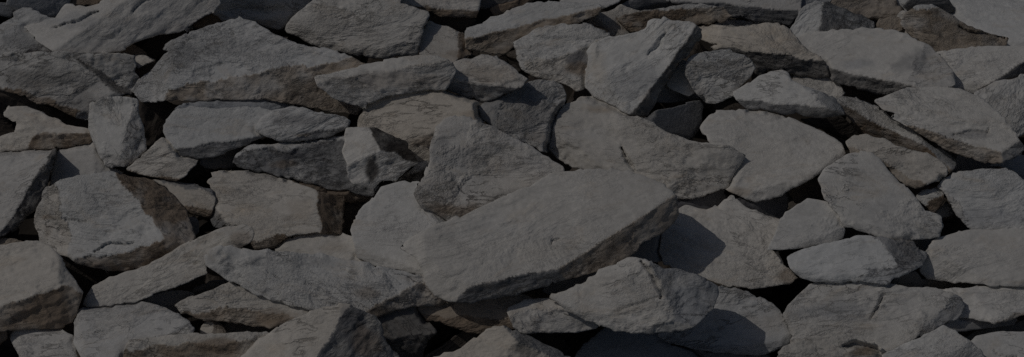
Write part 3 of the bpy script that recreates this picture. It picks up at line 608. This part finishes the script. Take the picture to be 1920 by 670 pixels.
def build_rock(k, d):
    seed = 100 + zlib.crc32(d['label'].encode()) % 9973
    rng = np.random.RandomState(seed)
    size_px = math.sqrt(max(1.0, np.ptp(d['poly'][:, 0]) * np.ptp(d['poly'][:, 1])))
    ring = ragged(d['poly'], seed, amp=1.0 + min(1.0, size_px / 160.0) * (0.4 + 0.5 * d['rough']))
    x0, y0 = ring.min(0); x1, y1 = ring.max(0)
    def grid(sp):
        gx_, gy_ = np.meshgrid(np.arange(x0, x1, sp), np.arange(y0, y1, sp * .866))
        gx_[1::2] += sp / 2
        q = np.column_stack([gx_.ravel(), gy_.ravel()])
        q += (rng.rand(*q.shape) - .5) * sp * .5
        q = q[inside(q, ring)]
        if len(q):
            q = q[seg_dist(q, ring) > sp * .45]
        return q
    VF, FF = triangulate(ring, grid(SP))
    VB, FB = triangulate(ring, grid(SPB))
    # planes of the rock
    t, r = math.radians(d['t']), math.radians(d['r'])
    n0 = np.array([math.sin(r), -math.sin(t) * math.cos(r), math.cos(t) * math.cos(r)])
    c = np.array([[ring[:, 0].mean(), ring[:, 1].mean()]])
    z = plane_depth(c, PILE_N, PILE_O + PILE_N * d['lift'] * .75)
    o0 = CAM + (rays(c) * z[:, None])[0]
    scale = z[0] / FPX                      # metres per picture unit here
    planes = [(n0, o0, None, +1, False)]
    chords = []
    nring = len(ring)
    for _ in range(int(min(8, max(2, nring * 4.0 / 80.0)))):
        i_ = rng.randint(nring)
        p_ = ring[i_]; tg = ring[(i_ + 5) % nring] - ring[i_ - 5]
        tg = tg / (np.linalg.norm(tg) + 1e-6)
        a_r = rng.normal() * .28
        tg = np.array([tg[0] * math.cos(a_r) - tg[1] * math.sin(a_r), tg[0] * math.sin(a_r) + tg[1] * math.cos(a_r)])
        nr = np.array([-tg[1], tg[0]])
        if not inside((p_ + nr * 4)[None], ring)[0]:
            nr = -nr
        dep_ = min(13.0, rng.uniform(.02, .075) * size_px + 1.5)
        A_ = p_ + nr * dep_
        # the cut side is outwards: order the ends so that it lies on the positive side
        B_ = A_ + tg * 40
        if ((B_[0] - A_[0]) * (-nr[1]) - (B_[1] - A_[1]) * (-nr[0])) < 0:
            A_, B_ = B_, A_
        if nr[1] > .25:          # outward side points up the heap: keep that rim whole
            continue
        mid_ = (A_ + B_) / 2
        if any(((f_[2] - f_[0]) * (mid_[1] - f_[1]) - (f_[3] - f_[1]) * (mid_[0] - f_[0])) / math.hypot(f_[2] - f_[0], f_[3] - f_[1]) > -14 for f_ in d['f'] if f_[4] > 0):
            continue
        chords.append((A_[0], A_[1], B_[0], B_[1], rng.uniform(22, 52), None))
    for fi, (ax, ay, bx, by, ang, colk) in enumerate(list(d['f']) + chords):
        ab = np.array([[ax, ay], [bx, by]], float)
        zz = plane_depth(ab, n0, o0)
        Q = CAM + rays(ab) * zz[:, None]
        axis = Q[1] - Q[0]
        best = None
        mid = ab.mean(0)
        nrm = np.array([-(by - ay), bx - ax], float); nrm /= np.linalg.norm(nrm)
        test = (mid + nrm * 20)[None]
        a_ = abs(ang) * ((.95 if colk in ('E', 'S', 'K') else .78) if ang > 0 else 1.0)
        while a_ > 2:
            for s in (1, -1):
                nn = rot_axis(n0, axis, s * math.radians(a_))
                if (rays(test)[0] @ nn) / np.linalg.norm(rays(test)[0]) > (-0.30 if fi >= len(d['f']) else -0.16):
                    continue
                dz = plane_depth(test, nn, Q[0])[0] - plane_depth(test, n0, o0)[0]
                if (ang > 0 and dz > 0) or (ang < 0 and dz < 0):
                    best = nn
            if best is not None:
                break
            a_ -= 4
        if best is not None:
            planes.append((best, Q[0], colk, 1 if ang > 0 else -1, fi >= len(d['f'])))
    # bedding runs parallel to the main face; the grain has its own direction within it
    zb_ = n0 + rng.normal(size=3) * .07
    zb_ /= np.linalg.norm(zb_)
    cv = np.cov(d['poly'].T)
    ev, evec = np.linalg.eigh(cv)
    mj = evec[:, 1] * (1 if evec[0, 1] > 0 else -1)
    xa_ = (mj[0] * _r - mj[1] * _u) * min(1.0, .4 + .25 * ev[1] / max(ev[0], 1)) + np.array([.35, 0, 0]) + rng.normal(size=3) * .16
    xa_ -= zb_ * (xa_ @ zb_); xa_ /= np.linalg.norm(xa_)
    Rm = np.array([xa_, np.cross(zb_, xa_), zb_])
    off = rng.rand(3) * 40
    rough = d['rough']
    W = 0.5 * min(np.ptp(ring[:, 0]), np.ptp(ring[:, 1])) * scale

    def local(P):
        return (P - o0) @ Rm.T + off

    def front(px):
        d_ = rays(px)
        zs = []
        zb = plane_depth(px, n0, o0)
        P = CAM + d_ * zb[:, None]
        L_ = local(P)
        wob = fbm(L_ * 16, seed + 5, 3)
        zz = zb.copy()
        idx = np.zeros(len(px), int)
        edge_soft = 0.002
        for i, (n_, o_, ck, sg, cut) in enumerate(planes[1:], 1):
            zi = plane_depth(px, n_, o_) + sg * 0.008 * fbm(L_ * 20 + i * 9.1, seed + 31 * i, 4, .6) * min(1.2, rough + .2)
            if cut:
                zi = np.minimum(zi, zb + .045)
            if sg > 0:
                m = zi > zz
                df = np.abs(zi - zz)
                zz = np.where(m, zi, zz) + 0.25 * edge_soft * np.clip(1 - df / edge_soft, 0, 1) ** 2
            else:
                m = zi < zz
                zz = np.where(m, zi, zz)
            idx = np.where(m, i, idx)
        e = seg_dist(px, ring) * scale
        P = CAM + d_ * zz[:, None]
        L_ = local(P)
        cosv = np.abs((d_ @ n0)) / np.linalg.norm(d_, axis=1)
        k_ = 1.0 / np.clip(cosv, .35, 1)
        amp = min(1.0, W / 0.10)
        crust_or_shade = np.isin(idx, [i for i, p_ in enumerate(planes) if p_[2]])
        hf = fbm(L_ * np.array([6, 11, 4]), seed + 12, 5, .58)
        A_h = (0.0016 + 0.0066 * rough) * amp
        step = 0.0022 + 0.0012 * rough
        q = hf * A_h / step
        fl = np.floor(q)
        terr = (fl + np.clip((q - fl) / .18, 0, 1)) * step
        # thin layers broken off: crisp ledges along the bedding
        ch2 = chips(L_ * np.array([24, 30, 40]), seed + 10)
        strat = fbm(L_ * np.array([7, 9, 95]), seed + 11, 3, .6)
        fin = fbm(L_ * np.array([40, 70, 60]), seed + 13, 2)
        patchy = np.clip(fbm(L_ * 6, seed + 14, 2) * 1.8 + .45, 0.0, 1.3)
        disp = .35 * hf * A_h + .65 * terr + patchy * rough * (0.0007 * ch2 + 0.0011 * fin)
        side = np.where(crust_or_shade, 1.0, np.where(idx > 0, .5, 0.0))
        disp = disp * (1 - .4 * side) + side * (0.0032 * strat + 0.0008 * ch2)
        fade = np.clip(e / 0.006, 0.35, 1)
        zz = zz - disp * fade * k_
        rr = d['rr'] * scale * (0.8 + .5 * np.clip(wob, -1, 1))
        q = np.clip(1 - e / rr, 0, 1)
        zz = zz + rr * (1 - np.sqrt(1 - q * q)) * .9
        for pts, wpx, dep in d['g']:
            gp = np.array(pts, float).reshape(-1, 2)
            wq = px + np.column_stack([fbm(L_ * 34, seed + 41, 3), fbm(L_ * 34, seed + 42, 3)]) * 6.0
            best = np.full(len(px), 1e9); tt = np.zeros(len(px))
            for s_ in range(len(gp) - 1):
                a, b = gp[s_], gp[s_ + 1]
                ab = b - a
                u = np.clip(((wq - a) @ ab) / (ab @ ab), 0, 1)
                ds = np.linalg.norm(wq - (a + u[:, None] * ab), axis=1)
                m = ds < best
                best = np.where(m, ds, best); tt = np.where(m, (s_ + u) / (len(gp) - 1), tt)
            wd = wpx * .62 * (0.35 + 1.3 * np.clip(np.sin(np.pi * np.clip(tt, .02, .98)), .1, 1))
            zz = zz + dep * np.clip(1 - best / wd, 0, 1) ** .8 * k_
        return zz, idx, e

    zf, idx, ef = front(VF)
    # the visible body as a whole, not its top face, sits at the level of the heap
    settle = float(np.mean(plane_depth(VF, PILE_N, PILE_O + PILE_N * d['lift'] * .75) - zf))
    zf = zf + settle
    # keep the order of overlap: whatever lies under a nearer rock dips softly behind its surface
    ci = np.clip(((VF[:, 1] - BY0) // CELL).astype(int), 0, BH - 1)
    cj = np.clip(((VF[:, 0] - BX0) // CELL).astype(int), 0, BW - 1)
    viol = ZBUF[ci, cj] + 0.010 - zf
    bad = np.isfinite(viol) & (viol > 0)
    push = 0.0
    # only the covered strip next to what stays in view decides how far the rock settles
    vis = np.zeros((BH, BW), bool)
    vis[ci, cj] = ~np.isfinite(ZBUF[ci, cj])
    for _ in range(4):
        vis = vis | np.roll(vis, 1, 0) | np.roll(vis, -1, 0) | np.roll(vis, 1, 1) | np.roll(vis, -1, 1)
    near = bad & vis[ci, cj]
    if near.sum() > 8:
        push = min(0.075, float(np.percentile(viol[near], 60)))
    zf = zf + push
    need = np.where(np.isfinite(viol), np.maximum(viol - push, 0), 0)
    if need.max() > 0:
        i0, i1 = max(ci.min() - 6, 0), min(ci.max() + 7, BH)
        j0, j1 = max(cj.min() - 6, 0), min(cj.max() + 7, BW)
        D = np.zeros((i1 - i0, j1 - j0))
        np.maximum.at(D, (ci - i0, cj - j0), need)
        for _ in range(1):
            E_ = D.copy()
            for sy, sx in ((0, 1), (0, -1), (1, 0), (-1, 0), (1, 1), (-1, -1), (1, -1), (-1, 1)):
                E_ = np.maximum(E_, np.roll(np.roll(D, sy, 0), sx, 1))
            D = E_
        for _ in range(1):
            D = (np.roll(D, 1, 0) + np.roll(D, -1, 0) + 2 * D) / 4
            D = (np.roll(D, 1, 1) + np.roll(D, -1, 1) + 2 * D) / 4
        fy = np.clip((VF[:, 1] - BY0) / CELL - .5 - i0, 0, D.shape[0] - 1.001)
        fx = np.clip((VF[:, 0] - BX0) / CELL - .5 - j0, 0, D.shape[1] - 1.001)
        iy, ix = fy.astype(int), fx.astype(int)
        ty, tx = fy - iy, fx - ix
        zf = zf + (D[iy, ix] * (1 - ty) * (1 - tx) + D[iy + 1, ix] * ty * (1 - tx) + D[iy, ix + 1] * (1 - ty) * tx + D[iy + 1, ix + 1] * ty * tx)
    tmp = np.full((BH, BW), np.inf)
    np.minimum.at(tmp, (ci, cj), zf)
    for _ in range(2):                           # close pin holes between the samples
        nb = np.stack([np.roll(tmp, 1, 0), np.roll(tmp, -1, 0), np.roll(tmp, 1, 1), np.roll(tmp, -1, 1)])
        okn = np.isfinite(nb)
        fill = ~np.isfinite(tmp) & (okn.sum(0) >= 3)
        tmp[fill] = np.where(okn, nb, 0).sum(0)[fill] / okn.sum(0)[fill]
    m_ = tmp < ZBUF
    ZBUF[m_] = tmp[m_]
    push += settle
    # far side: a blunt body behind the visible face
    pos = {(round(a, 2), round(b, 2)): i for i, (a, b) in enumerate(VF)}
    tri = d['th']
    T = max(0.05, min(0.30, W * 2 * tri))
    zbk = np.empty(len(VB)); mapb = np.full(len(VB), -1, int)
    eb = seg_dist(VB, ring) * scale
    for i, (a, b) in enumerate(VB):
        q = pos.get((round(a, 2), round(b, 2)))
        if q is not None:
            mapb[i] = q
    base = plane_depth(VB, n0, o0) + push
    Lb = local(CAM + rays(VB) * base[:, None])
    prof = np.clip(eb / max(W, .02), 0, 1)
    prof = np.sqrt(1 - (1 - prof) ** 2)
    # deepest visible surface nearby keeps the far side behind it
    zz0 = base.copy()
    for (n_, o_, ck, sg, cut) in planes[1:]:
        if sg > 0 and not cut:
            zz0 = np.maximum(zz0, plane_depth(VB, n_, o_) + push)
    zbk = zz0 + 0.02 + T * prof * (1 + .25 * fbm(Lb * 9, seed + 21, 2)) + 0.006 * chips(Lb * 12, seed + 22)
    zi_ = np.clip(((VB[:, 1] - BY0) // CELL).astype(int), 0, BH - 1)
    zj_ = np.clip(((VB[:, 0] - BX0) // CELL).astype(int), 0, BW - 1)
    loc = ZBUF[zi_, zj_]
    zbk = np.where(np.isfinite(loc), np.maximum(zbk, loc + .03), zbk)
    # assemble
    PF = CAM + rays(VF) * zf[:, None]
    PB = CAM + rays(VB) * zbk[:, None]
    newi = np.where(mapb >= 0, mapb, 0)
    extra = np.where(mapb < 0)[0]
    newi[extra] = len(PF) + np.arange(len(extra))
    verts = np.vstack([PF, PB[extra]]) if len(extra) else PF
    faces = [f_[::-1] for f_ in FF] + [tuple(int(newi[q]) for q in f_) for f_ in FB]
    # colour: the stone, its crusts and stains, and shade painted on facets
    Lf = local(verts)
    base_c = np.array(COL[d['col']])
    wc = (rng.rand() - .5) * .05
    cols = np.tile(base_c * np.array([1 + wc, 1, 1 - wc * 1.3]), (len(verts), 1)) * (1.02 + .12 * (rng.rand() - .6))
    mott = fbm(Lf * 8, seed + 51, 3)
    cols *= (1 + .07 * mott)[:, None]
    nf = len(PF)
    wnz = fbm(Lf * 22, seed + 52, 4)
    for i, (n_, o_, ck, sg, cut) in enumerate(planes):
        if ck:
            m = np.zeros(len(verts)); m[:nf] = (idx == i)
            # the back takes the facet tones too
            m[nf:] = .6
            w = m * np.clip(.92 + .9 * wnz, .35, 1)
            cc = np.array(COL[ck])
            cols = cols * (1 - w[:, None]) + cc * w[:, None]
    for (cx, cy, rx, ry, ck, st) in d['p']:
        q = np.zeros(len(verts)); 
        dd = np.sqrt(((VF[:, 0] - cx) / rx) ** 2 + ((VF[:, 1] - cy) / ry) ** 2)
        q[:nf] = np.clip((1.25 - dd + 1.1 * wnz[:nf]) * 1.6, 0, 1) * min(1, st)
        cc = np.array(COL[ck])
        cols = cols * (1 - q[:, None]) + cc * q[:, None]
    o_w = o0 + n0 * 0.0
    lo = verts[:, 2].min()
    origin = np.array([verts[:, 0].mean(), verts[:, 1].mean(), lo])
    me = bpy.data.meshes.new(d['name'])
    me.from_pydata((verts - origin).tolist(), [], faces)
    me.polygons.foreach_set('use_smooth', np.ones(len(me.polygons), bool))
    at = me.attributes.new('tint', 'FLOAT_COLOR', 'POINT')
    at.data.foreach_set('color', np.column_stack([np.clip(cols, .01, .9), np.ones(len(verts))]).astype(np.float32).ravel())
    at = me.attributes.new('grain', 'FLOAT_VECTOR', 'POINT')
    at.data.foreach_set('vector', Lf.astype(np.float32).ravel())
    at = me.attributes.new('coarse', 'FLOAT', 'POINT')
    cf = np.full(len(verts), .09 + .42 * rough)
    cf[:nf] += np.where(np.isin(idx, [i for i, p_ in enumerate(planes) if p_[2]]), .45, 0)
    cf *= np.clip(.9 + .9 * fbm(Lf * 5, seed + 61, 2), .35, 1.6)
    at.data.foreach_set('value', cf.astype(np.float32))
    me.materials.append(MAT)
    ob = bpy.data.objects.new(d['name'], me)
    ob.location = origin
    scene.collection.objects.link(ob)
    ob['label'] = d['label']
    ob['category'] = {'stone_slab': 'slab', 'stone_shard': 'shard', 'pebble': 'pebble', 'stone_chip': 'stone chip', 'boulder': 'boulder', 'stone': 'stone'}.get(d['name'], 'rock')
    ob['kind'] = 'thing'
    ob['group'] = 'loose rocks of the heap'
    return push

for k, d in enumerate(ROCKS):
    build_rock(k, d)

# ------------------------------------------------------------------ rubble underneath and around, too deep in shade to count
def rubble():
    rng = np.random.RandomState(5)
    import bmesh
    V, F, C, G = [], [], [], []
    bm = bmesh.new(); bmesh.ops.create_icosphere(bm, subdivisions=2, radius=1.0)
    bv = np.array([v.co[:] for v in bm.verts]); bf = [[v.index for v in f.verts] for f in bm.faces]
    bm.free()
    n = 0
    def add(x, y, z, s, tone):
        nonlocal n
        q = bv.copy()
        for _ in range(9):                      # cut flat faces
            a = rng.normal(size=3); a /= np.linalg.norm(a)
            c = .45 + .35 * rng.rand()
            over = np.clip(q @ a - c, 0, None)
            q -= over[:, None] * a
        q *= np.array([1.3, .8 + .3 * rng.rand(), .55]) * s
        a = rng.rand() * 6.28
        M = np.array(Matrix.Rotation(a, 3, 'Z') @ Matrix.Rotation((rng.rand() - .5) * .9, 3, 'X'))
        q = q @ M.T + np.array([x, y, z])
        V.append(q); F.extend([[i + n for i in f] for f in bf]); n += len(q)
        C.append(np.tile(np.array(tone) * (.8 + .4 * rng.rand()), (len(q), 1))); G.append(q * 1.0)
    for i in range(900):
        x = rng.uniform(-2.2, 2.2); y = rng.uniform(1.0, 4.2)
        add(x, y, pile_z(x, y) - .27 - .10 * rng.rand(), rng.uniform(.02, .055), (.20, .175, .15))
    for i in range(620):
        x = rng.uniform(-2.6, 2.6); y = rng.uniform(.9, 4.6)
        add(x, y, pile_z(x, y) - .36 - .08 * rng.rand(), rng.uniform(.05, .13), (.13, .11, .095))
    V_ = np.vstack(V)
    me = bpy.data.meshes.new('rubble'); me.from_pydata(V_.tolist(), [], F)
    at = me.attributes.new('tint', 'FLOAT_COLOR', 'POINT'); at.data.foreach_set('color', np.column_stack([np.vstack(C), np.ones(len(V_))]).astype(np.float32).ravel())
    at = me.attributes.new('grain', 'FLOAT_VECTOR', 'POINT'); at.data.foreach_set('vector', V_.astype(np.float32).ravel())
    at = me.attributes.new('coarse', 'FLOAT', 'POINT'); at.data.foreach_set('value', np.full(len(V_), .7, np.float32))
    me.materials.append(MAT)
    ob = bpy.data.objects.new('rubble', me); scene.collection.objects.link(ob)
    ob['kind'] = 'stuff'; ob['label'] = 'dark broken rubble deep between the rocks'; ob['category'] = 'rubble'
rubble()

# ------------------------------------------------------------------ the heap goes on beyond the picture
def outer_heap():
    import bmesh
    rng = np.random.RandomState(23)
    bm = bmesh.new(); bmesh.ops.create_icosphere(bm, subdivisions=3, radius=1.0)
    bv = np.array([v.co[:] for v in bm.verts]); bf = np.array([[v.index for v in f.verts] for f in bm.faces])
    bm.free()
    V, F, C = [], [], []
    n = 0
    def project(P):
        q = P - CAM
        zc = np.maximum(q @ _f, .05)
        return np.column_stack([960 + FPX * (q @ _r) / zc, 335 - FPX * (q @ _u) / zc])
    for y in np.arange(.1, 7.2, .21):
        for x in np.arange(-4.6, 4.6, .27):
            cx, cy = x + rng.uniform(-.09, .09), y + rng.uniform(-.07, .07)
            s_ = rng.uniform(.11, .24)
            q = bv.copy()
            for _ in range(11):
                a = rng.normal(size=3); a /= np.linalg.norm(a)
                q -= np.clip(q @ a - (.38 + .4 * rng.rand()), 0, None)[:, None] * a
            q *= np.array([1.35, .75 + .3 * rng.rand(), .45 + .2 * rng.rand()]) * s_
            M = np.array(Matrix.Rotation(rng.normal() * .5, 3, 'Z') @ Matrix.Rotation(rng.uniform(.0, .5), 3, 'X') @ Matrix.Rotation(rng.normal() * .2, 3, 'Y'))
            q = q @ M.T + np.array([cx, cy, pile_z(cx, cy) - .03 - .05 * rng.rand()])
            pr = project(q)
            if ((pr[:, 0] > -22) & (pr[:, 0] < 1942) & (pr[:, 1] > -10) & (pr[:, 1] < 688)).any():
                continue
            q += (q - q.mean(0)) * (.06 * fbm(q * 18, 77, 3))[:, None]
            V.append(q); F.append(bf + n); n += len(q)
            tone = np.array(COL['W' if rng.rand() < .5 else ('B' if rng.rand() < .6 else 'G')]) * rng.uniform(.85, 1.03)
            C.append(np.tile(tone, (len(q), 1)))
    V_ = np.vstack(V)
    me = bpy.data.meshes.new('rock_heap'); me.from_pydata(V_.tolist(), [], np.vstack(F).tolist())
    at = me.attributes.new('tint', 'FLOAT_COLOR', 'POINT'); at.data.foreach_set('color', np.column_stack([np.vstack(C), np.ones(len(V_))]).astype(np.float32).ravel())
    at = me.attributes.new('grain', 'FLOAT_VECTOR', 'POINT'); at.data.foreach_set('vector', V_.astype(np.float32).ravel())
    at = me.attributes.new('coarse', 'FLOAT', 'POINT'); at.data.foreach_set('value', np.full(len(V_), .6, np.float32))
    me.materials.append(MAT)
    ob = bpy.data.objects.new('rock_heap', me); scene.collection.objects.link(ob)
    ob['kind'] = 'stuff'; ob['label'] = 'pale broken rock heap continuing on all sides'; ob['category'] = 'rock heap'
outer_heap()
